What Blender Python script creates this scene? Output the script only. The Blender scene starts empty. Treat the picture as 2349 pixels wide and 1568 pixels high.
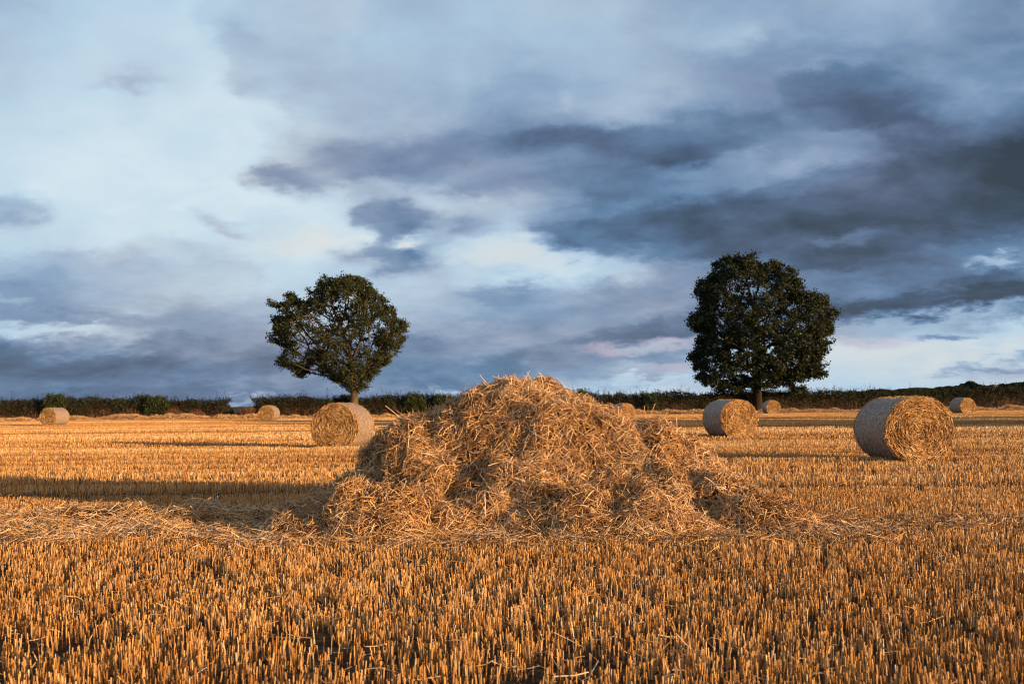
import bpy, math, random
import numpy as np
from mathutils import Matrix

scene = bpy.context.scene
COL = scene.collection
rs = np.random.RandomState(11)
R = math.radians

# ------------------------------------------------------------------ camera
LENS, SENS = 35.0, 36.0
W0, H0 = 2349.0, 1568.0
F0 = W0 * LENS / SENS
EYE = 1.22
PITCH = math.atan(141.0 / F0)
ROLL = R(0.63)
fwd = np.array([0, math.cos(PITCH), math.sin(PITCH)])
r0 = np.array([1.0, 0, 0]); u0 = np.array([0, -math.sin(PITCH), math.cos(PITCH)])
right = math.cos(ROLL) * r0 - math.sin(ROLL) * u0
up = math.sin(ROLL) * r0 + math.cos(ROLL) * u0
eye = np.array([0, 0, EYE])

def ray(px, py):
    d = fwd + right * (px - W0 / 2) / F0 + up * (H0 / 2 - py) / F0
    return d / np.linalg.norm(d)

def project(p):
    d = np.asarray(p, float) - eye
    z = d @ fwd
    return W0 / 2 + F0 * (d @ right) / z, H0 / 2 - F0 * (d @ up) / z

def x_at(px, Y, z=0.6):
    """world X so that (X, Y, z) is seen in column px"""
    a, b = -300.0, 300.0
    for _ in range(50):
        m = (a + b) / 2
        if project((m, Y, z))[0] < px: a = m
        else: b = m
    return (a + b) / 2

def at(px, py, Y):
    d = ray(px, py)
    return eye + d * (Y / d[1])

cam = bpy.data.cameras.new("camera")
cam.lens = LENS; cam.sensor_width = SENS; cam.clip_end = 5000; cam.clip_start = 0.05
cam.dof.use_dof = True; cam.dof.focus_distance = 13.0; cam.dof.aperture_fstop = 5.0
co = bpy.data.objects.new("camera", cam)
M = Matrix.Identity(4)
for i in range(3):
    M[i][0] = right[i]; M[i][1] = up[i]; M[i][2] = -fwd[i]; M[i][3] = eye[i]
co.matrix_world = M
COL.objects.link(co); scene.camera = co

# ------------------------------------------------------------------ object helpers
def tag(o, label=None, cat=None, group=None, kind=None):
    if label: o['label'] = label
    if cat: o['category'] = cat
    if group: o['group'] = group
    if kind: o['kind'] = kind
    return o

def empty(name, loc=(0, 0, 0), rz=0.0):
    o = bpy.data.objects.new(name, None)
    o.empty_display_size = 0.3
    o.location = loc; o.rotation_euler = (0, 0, rz)
    COL.objects.link(o)
    return o

def mesh_obj(name, V, faces, mats, parent=None, rnd=None, smooth=False, midx=None):
    """faces: array (M,k), or list of arrays with different k"""
    me = bpy.data.meshes.new(name)
    V = np.ascontiguousarray(V, dtype=np.float32).reshape(-1, 3)
    if not isinstance(faces, list): faces = [faces]
    faces = [np.asarray(f, dtype=np.int32) for f in faces if len(f)]
    nl = sum(f.size for f in faces); nf = sum(len(f) for f in faces)
    me.vertices.add(len(V)); me.loops.add(nl); me.polygons.add(nf)
    me.vertices.foreach_set("co", V.ravel())
    me.loops.foreach_set("vertex_index", np.concatenate([f.ravel() for f in faces]))
    tot = np.concatenate([np.full(len(f), f.shape[1], np.int32) for f in faces])
    st = np.concatenate([[0], np.cumsum(tot)[:-1]]).astype(np.int32)
    me.polygons.foreach_set("loop_start", st)
    me.polygons.foreach_set("loop_total", tot)
    if midx is not None: me.polygons.foreach_set("material_index", np.asarray(midx, np.int32))
    me.polygons.foreach_set("use_smooth", np.full(nf, bool(smooth)))
    me.update(calc_edges=True)
    if rnd is not None:
        at_ = me.attributes.new("rnd", 'FLOAT', 'POINT')
        at_.data.foreach_set("value", np.asarray(rnd, np.float32).ravel())
    for m in (mats if isinstance(mats, (list, tuple)) else [mats]): me.materials.append(m)
    o = bpy.data.objects.new(name, me)
    COL.objects.link(o)
    if parent: o.parent = parent
    return o

class Bag:
    """collects geometry for ONE mesh"""
    def __init__(s): s.V = []; s.F = []; s.A = []; s.n = 0
    def add(s, V, F, A):
        V = np.asarray(V, np.float32).reshape(-1, 3)
        A = np.broadcast_to(np.asarray(A, np.float32), (len(V),)) if np.ndim(A) == 0 else np.asarray(A, np.float32).ravel()
        for f in (F if isinstance(F, list) else [F]): s.F.append(np.asarray(f, np.int32) + s.n)
        s.V.append(V); s.A.append(A); s.n += len(V)
    def build(s, name, mats, parent=None, smooth=False):
        return mesh_obj(name, np.concatenate(s.V), s.F, mats, parent, np.concatenate(s.A), smooth)

def unit(v): return v / (np.linalg.norm(v, axis=-1, keepdims=True) + 1e-9)

def straws(P, D, L, Wd, rnd, bend=0.0, nseg=1, nside=4, cap=True, rng=rs, flat=1.0, taper=1.0, mid=False):
    """N little stalks as tapered prisms. P (N,3) base (or centre when mid), D (N,3) direction"""
    N = len(P); D = unit(D)
    L = np.broadcast_to(L, (N,)); Wd = np.broadcast_to(Wd, (N,))
    ref = unit(rng.normal(size=(N, 3)))
    u = unit(np.cross(D, ref)); v = np.cross(D, u)
    t = np.linspace(0, 1, nseg + 1)
    bd = unit(rng.normal(size=(N, 3))) * (np.asarray(bend) * L)[:, None] if np.any(bend) else np.zeros((N, 3))
    off = 0.5 if mid else 0.0
    C = P[:, None] + D[:, None] * ((t - off)[None, :, None] * L[:, None, None]) + bd[:, None] * (4 * t * (1 - t))[None, :, None]
    ang = np.arange(nside) * 2 * math.pi / nside
    w = Wd[:, None, None] * 0.5 * (1 + (taper - 1) * t)[None, :, None]
    ring = (u[:, None, None] * np.cos(ang)[None, None, :, None] + v[:, None, None] * (np.sin(ang) * flat)[None, None, :, None]) * w[..., None]
    V = C[:, :, None] + ring
    V = V.reshape(-1, 3)
    pf = []
    for s in range(nseg):
        for k in range(nside):
            k2 = (k + 1) % nside
            pf.append([s * nside + k, s * nside + k2, (s + 1) * nside + k2, (s + 1) * nside + k])
    if cap and nside == 4: pf.append([nseg * 4 + 0, nseg * 4 + 1, nseg * 4 + 2, nseg * 4 + 3])
    pf = np.array(pf)
    per = (nseg + 1) * nside
    F = (np.arange(N) * per)[:, None, None] + pf[None]
    return V, F.reshape(-1, 4), np.repeat(rnd, per)

def leaves(P, size, rnd, rng=rs, elong=0.5, upb=0.0, nrm=None):
    """rhombic leaf faces at points P"""
    N = len(P); size = np.broadcast_to(size, (N,))[:, None]
    a = rng.normal(size=(N, 3)); a[:, 2] += upb; a = unit(a)
    b = unit(np.cross(a, rng.normal(size=(N, 3))))
    c = np.cross(a, b)
    V = np.stack([P - a * size * .5, P + b * size * elong * .5 + c * size * .08, P + a * size * .5, P - b * size * elong * .5 + c * size * .08], 1)
    F = (np.arange(N) * 4)[:, None] + np.arange(4)[None]
    return V.reshape(-1, 3), F, np.repeat(rnd, 4)

# value noise (numpy), 2-D and 3-D
_perm = np.random.RandomState(5).rand(64, 64, 64).astype(np.float32)
def noise3(x, y, z):
    x, y, z = np.broadcast_arrays(x, y, z)
    xi, yi, zi = np.floor(x).astype(int), np.floor(y).astype(int), np.floor(z).astype(int)
    fx, fy, fz = x - xi, y - yi, z - zi
    fx, fy, fz = [q * q * (3 - 2 * q) for q in (fx, fy, fz)]
    r = 0
    for i in (0, 1):
        for j in (0, 1):
            for k in (0, 1):
                w = (fx if i else 1 - fx) * (fy if j else 1 - fy) * (fz if k else 1 - fz)
                r = r + w * _perm[(xi + i) % 64, (yi + j) % 64, (zi + k) % 64]
    return r * 2 - 1
def noise2(x, y, s=0.0): return noise3(x, y, np.zeros_like(x) + s)

def in_poly(x, z, poly):
    n = len(poly); ins = np.zeros(len(x), bool); j = n - 1
    for i in range(n):
        xi, zi = poly[i]; xj, zj = poly[j]
        c = ((zi > z) != (zj > z)) & (x < (xj - xi) * (z - zi) / (zj - zi + 1e-9) + xi)
        ins ^= c; j = i
    return ins
def poly_dist(x, z, poly):
    d = np.full(len(x), 1e9); n = len(poly)
    for i in range(n):
        ax, az = poly[i]; bx, bz = poly[(i + 1) % n]
        vx, vz = bx - ax, bz - az
        t = np.clip(((x - ax) * vx + (z - az) * vz) / (vx * vx + vz * vz + 1e-9), 0, 1)
        d = np.minimum(d, np.hypot(x - ax - t * vx, z - az - t * vz))
    return d


# ------------------------------------------------------------------ materials
def new_mat(name):
    m = bpy.data.materials.new(name); m.use_nodes = True
    nt = m.node_tree; nt.nodes.clear()
    out = nt.nodes.new('ShaderNodeOutputMaterial')
    b = nt.nodes.new('ShaderNodeBsdfPrincipled')
    nt.links.new(b.outputs[0], out.inputs[0])
    return m, nt, b

def ramp(nt, stops, interp='LINEAR'):
    n = nt.nodes.new('ShaderNodeValToRGB'); cr = n.color_ramp; cr.interpolation = interp
    while len(cr.elements) > 1: cr.elements.remove(cr.elements[-1])
    cr.elements[0].position = stops[0][0]; cr.elements[0].color = (*stops[0][1], 1)
    for p, c in stops[1:]:
        e = cr.elements.new(p); e.color = (*c, 1)
    return n

def attr_mat(name, stops, rough=0.6, spec=0.25, transl=0.0):
    m, nt, b = new_mat(name)
    a = nt.nodes.new('ShaderNodeAttribute'); a.attribute_name = 'rnd'
    r = ramp(nt, stops); nt.links.new(a.outputs['Fac'], r.inputs[0])
    nt.links.new(r.outputs[0], b.inputs['Base Color'])
    b.inputs['Roughness'].default_value = rough
    b.inputs['Specular IOR Level'].default_value = spec
    if transl > 0:
        t = nt.nodes.new('ShaderNodeBsdfTranslucent'); nt.links.new(r.outputs[0], t.inputs[0])
        mx = nt.nodes.new('ShaderNodeMixShader'); mx.inputs[0].default_value = transl
        nt.links.new(b.outputs[0], mx.inputs[1]); nt.links.new(t.outputs[0], mx.inputs[2])
        out = [n for n in nt.nodes if n.type == 'OUTPUT_MATERIAL'][0]
        nt.links.new(mx.outputs[0], out.inputs[0])
    return m

M_stub = attr_mat('stubble_straw', [(0, (.15, .058, .015)), (.3, (.43, .20, .052)), (.62, (.74, .40, .125)), (.88, (.88, .57, .25)), (1, (.90, .70, .42))], .45, .35)
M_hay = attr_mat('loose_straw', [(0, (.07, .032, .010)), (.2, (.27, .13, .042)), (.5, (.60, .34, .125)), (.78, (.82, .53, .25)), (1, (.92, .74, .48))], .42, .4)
M_baleface = attr_mat('bale_straw', [(0, (.09, .04, .012)), (.3, (.34, .17, .05)), (.65, (.64, .37, .13)), (1, (.86, .60, .29))], .45, .35)
M_core = attr_mat('shaded_core_straw', [(0, (.06, .03, .012)), (1, (.13, .07, .03))], .9, .1)  # dark core colour stands in for the shade between loose straws
M_leafA = attr_mat('olive_leaves', [(0, (.020, .028, .009)), (.5, (.048, .062, .018)), (1, (.105, .102, .032))], .55, .3, .25)
M_leafB = attr_mat('dark_leaves', [(0, (.013, .020, .007)), (.5, (.030, .042, .013)), (1, (.062, .068, .020))], .55, .3, .2)
M_hedge = attr_mat('hedge_leaves', [(0, (.055, .026, .014)), (.25, (.034, .034, .014)), (.6, (.046, .054, .02)), (1, (.08, .08, .028))], .6, .2, .15)
M_bush = attr_mat('bush_leaves', [(0, (.03, .045, .012)), (1, (.085, .11, .032))], .55, .3, .2)
M_dry = attr_mat('dry_weeds', [(0, (.10, .045, .022)), (.5, (.20, .09, .045)), (1, (.34, .20, .10))], .7, .2, .1)
M_wood = attr_mat('bark', [(0, (.085, .055, .032)), (1, (.17, .115, .065))], .85, .15)
M_wood2 = attr_mat('bark_ivy_shade', [(0, (.028, .02, .013)), (1, (.06, .042, .026))], .9, .1)  # right tree's bark darkened: its ivy and shade put into the colour
M_far = attr_mat('far_leaves', [(0, (.018, .026, .014)), (1, (.045, .052, .026))], .8, .1, .1)
M_pole = attr_mat('weathered_pole', [(0, (.30, .27, .23)), (1, (.42, .38, .33))], .8, .2)

def wrap_material():
    m, nt, b = new_mat('net_wrap')
    tc = nt.nodes.new('ShaderNodeTexCoord')
    mp = nt.nodes.new('ShaderNodeMapping'); mp.inputs['Scale'].default_value = (13, 24, 24)
    nt.links.new(tc.outputs['Object'], mp.inputs[0])
    n1 = nt.nodes.new('ShaderNodeTexNoise'); n1.inputs['Scale'].default_value = 1.0; n1.inputs['Detail'].default_value = 5; n1.inputs['Roughness'].default_value = .7
    nt.links.new(mp.outputs[0], n1.inputs[0])
    r = ramp(nt, [(.34, (.10, .065, .04)), (.45, (.27, .195, .14)), (.56, (.44, .34, .265)), (.70, (.68, .56, .45))])
    nt.links.new(n1.outputs[0], r.inputs[0]); nt.links.new(r.outputs[0], b.inputs['Base Color'])
    bp = nt.nodes.new('ShaderNodeBump'); bp.inputs['Strength'].default_value = .8; bp.inputs['Distance'].default_value = .02
    nt.links.new(n1.outputs[0], bp.inputs['Height']); nt.links.new(bp.outputs[0], b.inputs['Normal'])
    b.inputs['Roughness'].default_value = .6; b.inputs['Specular IOR Level'].default_value = .3
    return m
M_wrap = wrap_material()

def ground_material():
    m, nt, b = new_mat('field_soil')
    tc = nt.nodes.new('ShaderNodeTexCoord')
    n1 = nt.nodes.new('ShaderNodeTexNoise'); n1.inputs['Scale'].default_value = 9; n1.inputs['Detail'].default_value = 8; n1.inputs['Roughness'].default_value = .7
    nt.links.new(tc.outputs['Object'], n1.inputs[0])
    r = ramp(nt, [(.38, (.030, .018, .010)), (.50, (.075, .043, .021)), (.62, (.19, .11, .045)), (.78, (.38, .22, .10))])
    nt.links.new(n1.outputs[0], r.inputs[0]); nt.links.new(r.outputs[0], b.inputs['Base Color'])
    bp = nt.nodes.new('ShaderNodeBump'); bp.inputs['Strength'].default_value = 1; bp.inputs['Distance'].default_value = .05
    nt.links.new(n1.outputs[0], bp.inputs['Height']); nt.links.new(bp.outputs[0], b.inputs['Normal'])
    b.inputs['Roughness'].default_value = .95; b.inputs['Specular IOR Level'].default_value = .1
    return m
M_soil = ground_material()

# ------------------------------------------------------------------ ground
def ground_z(x, y):
    return 0.0 * x
GX = np.concatenate([[-4000, -1000, -300], np.linspace(-100, 100, 60), [300, 1000, 4000]])
GY = np.concatenate([[-4000, -500, -60], np.linspace(-20, 130, 60), [300, 1000, 4000]])
gx, gy = np.meshgrid(GX, GY)
V = np.stack([gx, gy, 0 * gx], -1).reshape(-1, 3)
nx, ny = len(GX), len(GY)
def gridfaces(nx, ny):
    i = np.arange(ny - 1)[:, None] * nx + np.arange(nx - 1)[None]
    return np.stack([i, i + 1, i + nx + 1, i + nx], -1).reshape(-1, 4)
g = mesh_obj('ground', V, gridfaces(nx, ny), M_soil); tag(g, kind='structure', label='dry brown soil of the harvested field')

# ------------------------------------------------------------------ loose straw height fields
prof_px = [(660, 1180), (700, 1150), (760, 1140), (800, 1120), (832, 1085), (842, 1020), (880, 987), (912, 958), (950, 945), (1000, 930), (1040, 897), (1070, 880), (1140, 864),
           (1200, 864), (1240, 874), (1290, 893), (1360, 916), (1420, 942), (1455, 958), (1490, 956), (1540, 975), (1600, 1018), (1650, 1072),
           (1740, 1128), (1800, 1178), (1870, 1225)]
YR = 10.6
px_ = np.array([at(a, b, YR) for a, b in prof_px])
PX, PZ = px_[:, 0], np.maximum(px_[:, 2] - 0.13 + .065 * np.exp(-((px_[:, 0] - .1) / .7) ** 2) + .09 * np.exp(-((px_[:, 0] - 2.05) / .45) ** 2), 0)
PX = np.concatenate([[-2.75], PX, [3.05]]); PZ = np.concatenate([[0.0], PZ, [0.0]])

def heap_h(x, y):
    x = x + 0.03 * noise2(x * 5, y * 5, 3.3)
    H = np.interp(x, PX, PZ)
    yf = 8.85 + 0.12 * noise2(x * 1.3, x * 0, 1.7) + 0.25 * np.clip((np.abs(x - 0.4) - 2.0), 0, 1)
    yb = 12.5
    tf = np.clip((y - yf) / (YR - yf), 0, 1); tb = np.clip((yb - y) / (yb - YR), 0, 1)
    tw = tf + .07 * noise2(x * 1.6, y * 0, 8.8)
    s = np.minimum(np.interp(tw, [0, .10, .30, .50, .64, .82, 1], [0, .16, .30, .43, .68, .93, 1]), np.sin(tb * math.pi / 2) ** 0.8)
    h = H * s
    def lump(cx, cy, rx, ry, hh):
        q = 1 - ((x - cx) / rx) ** 2 - ((y - cy) / ry) ** 2
        return hh * np.sqrt(np.clip(q, 0, 1))
    h = np.maximum(h, 0)
    h = h + lump(-1.25, 9.12, .45, .38, .26) + lump(-1.85, 9.7, .6, .75, .20) + lump(-1.05, 10.0, .55, .6, .14) + lump(2.2, 9.45, .5, .6, .20) + lump(.75, 9.0, .8, .35, .15)
    h = h + lump(-1.85, 11.2, .55, .6, .16) + lump(.1, 9.9, .7, .5, .10) + lump(1.3, 9.9, .6, .7, .08) + lump(2.5, 9.0, .45, .3, .14)
    h = h - lump(1.78, 9.25, .2, .26, .26) - lump(0.0, 9.0, .5, .3, .12) - lump(.55, 9.6, .25, .35, .07) - lump(-.45, 9.55, .3, .35, .14) - lump(-1.42, 9.95, .2, .4, .2)
    env = np.clip(h / 0.35, 0, 1)
    n = 0.08 * noise2(x * 2.1, y * 2.1, 7.1) + 0.085 * noise2(x * 4.6, y * 4.6, 2.1) + 0.06 * noise2(x * 9, y * 9, 9.1) + .025 * noise2(x * 19, y * 19, 4.1)
    fade = np.clip((2.95 - x) / .3, 0, 1) * np.clip((x + 2.6) / .4, 0, 1) * np.clip((y - 8.55) / .3, 0, 1) * np.clip((12.7 - y) / .3, 0, 1)
    return np.maximum((h + n * env) * fade, 0)

def swath_h(x, y):
    """left windrow running out of frame"""
    y0 = 9.95 + .2 * noise2(x * .5, x * 0, 4.4)
    q = np.clip(1 - ((y - y0) / 1.35) ** 2, 0, 1)
    h = (0.065 + .05 * noise2(x * 1.1 + 3, y * .8, 1.2) + .05 * noise2(x * 3, y * 3, 6.6)) * np.sqrt(q)
    b = .10 * np.exp(-((x + 4.3) / .6) ** 2 - ((y - 10.6) / .4) ** 2) + .12 * np.exp(-((x + 3.2) / .45) ** 2 - ((y - 10.6) / .35) ** 2)
    return np.maximum((h + b) * np.clip((-1.2 - x) / .6, 0, 1), 0)

def scatter_on(hf, n, xr, yr, dens, lift, tiers, Lr, Wr, name, rng, core=True, steep=True, nseg=3, bendamt=.10, wild=.5):
    """straw litter lying on the height field hf"""
    bag = Bag()
    # rejection sample by density x surface area
    xs, ys = [], []
    need = n
    while need > 0:
        x = rng.uniform(*xr, n * 2); y = rng.uniform(*yr, n * 2)
        e = .02
        sl = np.hypot((hf(x + e, y) - hf(x - e, y)) / (2 * e), (hf(x, y + e) - hf(x, y - e)) / (2 * e)) if steep else 0 * x
        p = dens(x, y) * np.sqrt(1 + sl ** 2) / 2.2
        k = rng.rand(len(x)) < p
        xs.append(x[k]); ys.append(y[k]); need -= k.sum()
    x = np.concatenate(xs)[:n]; y = np.concatenate(ys)[:n]
    h = hf(x, y); e = .03
    gx = (hf(x + e, y) - hf(x - e, y)) / (2 * e); gy = (hf(x, y + e) - hf(x, y - e)) / (2 * e)
    nrm = unit(np.stack([-gx, -gy, np.ones(n)], 1))
    # tuft field: neighbouring straws share a direction
    th = 3.0 * math.pi * (noise2(x * 1.9, y * 1.9, 21.0) + .5 * noise2(x * 4.5, y * 4.5, 25.0)) + rng.normal(size=n) * 1.0
    t1 = unit(np.cross(nrm, np.tile([0, 1.0, .2], (n, 1)))); t2 = np.cross(nrm, t1)
    D = t1 * np.cos(th)[:, None] + t2 * np.sin(th)[:, None]
    tilt = rng.normal(size=n) * .28
    wildm = rng.rand(n) < wild * .12
    tilt = np.where(wildm, rng.uniform(.3, 1.1, n), tilt)
    D = unit(D + nrm * tilt[:, None])
    L = rng.gamma(4, 1, n) / 4 * (Lr[1] - Lr[0]) * .6 + Lr[0]
    L = np.minimum(L, Lr[1] * 1.25)
    L = np.where(wildm, L * .8, L)
    Wd = rng.uniform(Wr[0], Wr[1], n)
    tier = rng.rand(n)
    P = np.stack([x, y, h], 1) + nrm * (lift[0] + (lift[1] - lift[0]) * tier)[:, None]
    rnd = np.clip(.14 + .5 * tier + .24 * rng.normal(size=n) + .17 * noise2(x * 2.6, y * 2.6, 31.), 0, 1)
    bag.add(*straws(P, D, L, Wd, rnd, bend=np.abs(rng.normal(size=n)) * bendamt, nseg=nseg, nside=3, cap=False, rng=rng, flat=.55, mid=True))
    return bag

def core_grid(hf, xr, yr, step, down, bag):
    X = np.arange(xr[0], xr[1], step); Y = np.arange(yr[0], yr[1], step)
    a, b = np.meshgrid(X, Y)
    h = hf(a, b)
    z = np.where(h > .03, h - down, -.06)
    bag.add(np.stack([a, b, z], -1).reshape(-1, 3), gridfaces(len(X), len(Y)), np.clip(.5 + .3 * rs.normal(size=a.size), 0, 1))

# the heap: one object
rg = np.random.RandomState(3)
heap = empty('straw_heap', (0.2, 10.4, 0))
tag(heap, 'tall loose heap of tangled golden straw in the middle of the field', 'straw heap')
def rel(o, root):
    o.matrix_parent_inverse = Matrix.Translation([-c for c in root.location]); return o
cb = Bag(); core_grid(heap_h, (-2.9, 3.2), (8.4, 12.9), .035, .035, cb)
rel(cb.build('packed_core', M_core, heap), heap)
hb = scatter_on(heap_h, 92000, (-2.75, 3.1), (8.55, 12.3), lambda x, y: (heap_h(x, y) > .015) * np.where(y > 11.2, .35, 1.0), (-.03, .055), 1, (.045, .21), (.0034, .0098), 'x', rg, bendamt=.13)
# hanging clumps and stray stalks standing out of the outline
stray = [((1182, 858), (1196, 905)), ((1208, 852), (1222, 880)), ((1240, 855), (1245, 880)), ((1128, 862), (1170, 868)), ((1303, 872), (1309, 905)), ((908, 940), (935, 962)), ((884, 930), (915, 955)),
         ((1503, 925), (1486, 962)), ((1478, 930), (1484, 960)), ((1538, 958), (1540, 985)), ((1551, 957), (1552, 985)), ((846, 992), (870, 1004)), ((1640, 1042), (1612, 1070)), ((1447, 925), (1465, 962)), ((1556, 1030), (1582, 1090)),
         ((1060, 872), (1080, 890)), ((1660, 1062), (1640, 1090)), ((1100, 858), (1120, 880)), ((1215, 850), (1200, 880)), ((1255, 862), (1238, 890))]
sp, sd, sl = [], [], []
for a, b in stray:
    Pa = at(*a, YR - .12); Pb = at(*b, YR - .12)
    sp.append(Pb + (Pb - Pa) * .4); sd.append(Pa - Pb); sl.append(np.linalg.norm(Pa - Pb) * 1.4)
hb.add(*straws(np.array(sp), np.array(sd), np.array(sl), .0055, rg.uniform(.6, 1, len(sp)), bend=.05, nseg=3, nside=3, cap=False, rng=rg))
rel(hb.build('loose_straw', M_hay, heap), heap)

# left windrow (stuff)
sb = Bag(); core_grid(swath_h, (-9.5, -1.2), (8.3, 12.4), .05, .05, sb)
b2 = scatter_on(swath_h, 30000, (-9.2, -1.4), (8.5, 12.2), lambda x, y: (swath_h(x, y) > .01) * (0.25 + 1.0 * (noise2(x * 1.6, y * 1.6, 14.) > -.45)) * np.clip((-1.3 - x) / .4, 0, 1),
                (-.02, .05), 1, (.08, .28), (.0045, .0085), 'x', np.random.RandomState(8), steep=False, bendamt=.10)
sb.F = sb.F; 
w1 = b2.build('loose_straw_windrow', M_hay)
tag(w1, 'low scattered swath of pale loose straw running left from the big heap', 'loose straw', kind='stuff')
# thin litter around the heap foot and right of it (stuff)
def flat_h(x, y): return 0.04 + 0 * x
def dens_r(x, y):
    line = np.exp(-((y - (9.35 + .05 * (x - 3))) / .42) ** 2)
    near = np.exp(-(np.clip(np.abs(x - .3) - 2.7, 0, 9) / .35) ** 2) * np.exp(-((y - 9.3) / .8) ** 2)
    foot = np.exp(-((y - 8.75) / .22) ** 2) * (np.abs(x - .2) < 2.7)
    return np.clip(.85 * line * (x > 2.2) * (.35 + .65 * (noise2(x * 2, y * 3, 2.) > 0)) + near + foot, 0, 1) * 2.0
b3 = scatter_on(flat_h, 12000, (-2.8, 8.5), (8.1, 10.6), dens_r, (-.02, .05), 1, (.07, .25), (.0045, .008), 'x', np.random.RandomState(9), steep=False)
def dens_all(x, y): return (.5 + .5 * (noise2(x * .8, y * .8, 5.) > .1)) * 2.0
b4 = scatter_on(flat_h, 14000, (-9, 9), (3.2, 16), dens_all, (-.05, .035), 1, (.03, .17), (.003, .006), 'x', np.random.RandomState(10), steep=False, nseg=2)
b3.add(b4.V[0], b4.F[0], b4.A[0])
w2 = b3.build('scattered_straw', M_hay)
tag(w2, 'thin litter of loose straw lying on the stubble around and right of the heap', 'loose straw', kind='stuff')

# ------------------------------------------------------------------ stubble
lanes = [13.6, 16.2, 18.8, 20.6, 22.1, 24.5, 27.3, 29.7, 33, 36.6, 41, 47, 51, 55.5, 62, 70, 79, 88]
def stub_field(x, y):
    """(density, height factor) of the stubble"""
    yy = y + .15 * noise2(x * .15, y * .05, 1.)
    d = np.ones_like(x); h = np.ones_like(x); lane_shade = np.zeros_like(x)
    for L_ in lanes:
        w = .10 + .012 * L_
        q = np.exp(-((yy - L_) / w) ** 2) * (.75 + .25 * np.sin(L_ * 7))
        d = d * (1 - .6 * q); h = h * (1 - .6 * q); lane_shade = lane_shade + q * np.clip((L_ - 12) / 6, 0, 1)
    for L_ in np.arange(3.2, 95, 1.9):
        q = np.exp(-((yy - L_ - .3 * math.sin(L_ * 3)) / .12) ** 2)
        d = d * (1 - .35 * q)
    lg = np.log(np.maximum(y, 2)) * 9
    band = noise2(lg * 2.2, x * .012, 5.) + .7 * noise2(lg * 5.0, x * .02, 6.) + .5 * noise2(lg * 11, x * .03, 7.)
    band = band * np.clip((y - 9) / 8, 0, 1)
    h = h * np.clip(1 + .30 * band, .45, 1.4)
    n = noise2(x * 1.1, y * 1.6, 12.)
    n2 = noise2(x * 3.1, y * 4.0, 17.)
    dn = np.clip(.92 + .35 * n + .32 * n2, .30, 1); far_ = np.clip((y - 14) / 14, 0, .8)
    d = d * (dn * (1 - far_) + far_)
    h = h * (1 + .16 * noise2(x * .9, y * .9, 19.) + .10 * n2)
    # under the loose straw most stalks are pressed flat
    hh = np.maximum(heap_h(x, y), swath_h(x, y))
    d = np.where(hh > .10, d * .04, np.where(hh > .03, d * .5, d))
    return d, h, band - 1.15 * lane_shade  # tone: chaff bands, plus shade of the lane gaps put into the colour

def stub_zone(y0, y1, density, wmin, wmax, hgt, nside, cap, rng, row, jit, margin=1.18, clump=1):
    xm = lambda y: .515 * y * margin + .8
    area = (xm(y0) + xm(y1)) * (y1 - y0)
    n = int(area * density / clump)
    y = rng.uniform(y0, y1, n * 2); x = rng.uniform(-1, 1, n * 2) * xm(y1)
    k = np.abs(x) < xm(y); x, y = x[k][:n], y[k][:n]
    if clump > 1:
        x = np.repeat(x, clump); y = np.repeat(y, clump)
        x = x + rng.normal(size=len(x)) * .022; y = y + rng.normal(size=len(y)) * .013
    # drill rows
    if row:
        yr = np.round(y / row) * row
        y = yr + rng.normal(size=len(y)) * jit + .03 * noise2(x * .5, yr, 2.)
    d, h, bn = stub_field(x, y)
    k = rng.rand(len(x)) < d
    x, y, h, bn = x[k], y[k], h[k], bn[k]; n = len(x)
    P = np.stack([x, y, np.full(n, -.01)], 1)
    lean = .085
    D = np.stack([rng.normal(size=n) * lean + .05 * noise2(x, y, 3.), rng.normal(size=n) * lean, np.ones(n)], 1)
    out = rng.rand(n) < .06
    D[out, :2] += rng.normal(size=(out.sum(), 2)) * .5
    L = hgt * h * (rng.uniform(.62, 1.12, n) if y1 < 20 else rng.uniform(.78, 1.08, n))
    return P, D, L, rng.uniform(wmin, wmax, n), np.clip(.50 + .21 * rng.normal(size=n) + .27 * bn + .10 * noise2(x * .7, y * .7, 44.), 0, 1)

near = Bag()
rg2 = np.random.RandomState(21)
P, D, L, Wd, q = stub_zone(3.0, 13.0, 1000, .0042, .0072, .098, 4, True, rg2, .125, .028, clump=3)
near.add(*straws(P, D, L, Wd, q, nside=4, cap=True, rng=rg2, bend=.02, nseg=1))
P, D, L, Wd, q = stub_zone(13.0, 30.0, 420, .0055, .009, .105, 3, False, rg2, .125, .028, clump=2)
near.add(*straws(P, D, L, Wd, q, nside=3, cap=False, rng=rg2))
print('near stalks', near.n // 6)
far = Bag()
P, D, L, Wd, q = stub_zone(30.0, 97.0, 120, .010, .019, .105, 3, False, rg2, .25, .05)
n = len(P)
far.add(*straws(P, D, L, Wd, q, nside=3, cap=False, rng=rg2))
# thin litter of the fallen leaf sheaths low between stalks
F_all = near
for v, f, a in zip(far.V, far.F, far.A):
    F_all.V.append(v); F_all.F.append(f - 0 + F_all.n); F_all.A.append(a); F_all.n += len(v)
st = F_all.build('stubble', M_stub)
tag(st, 'golden cut stubble stalks covering the harvested field', 'stubble', kind='stuff')

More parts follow.
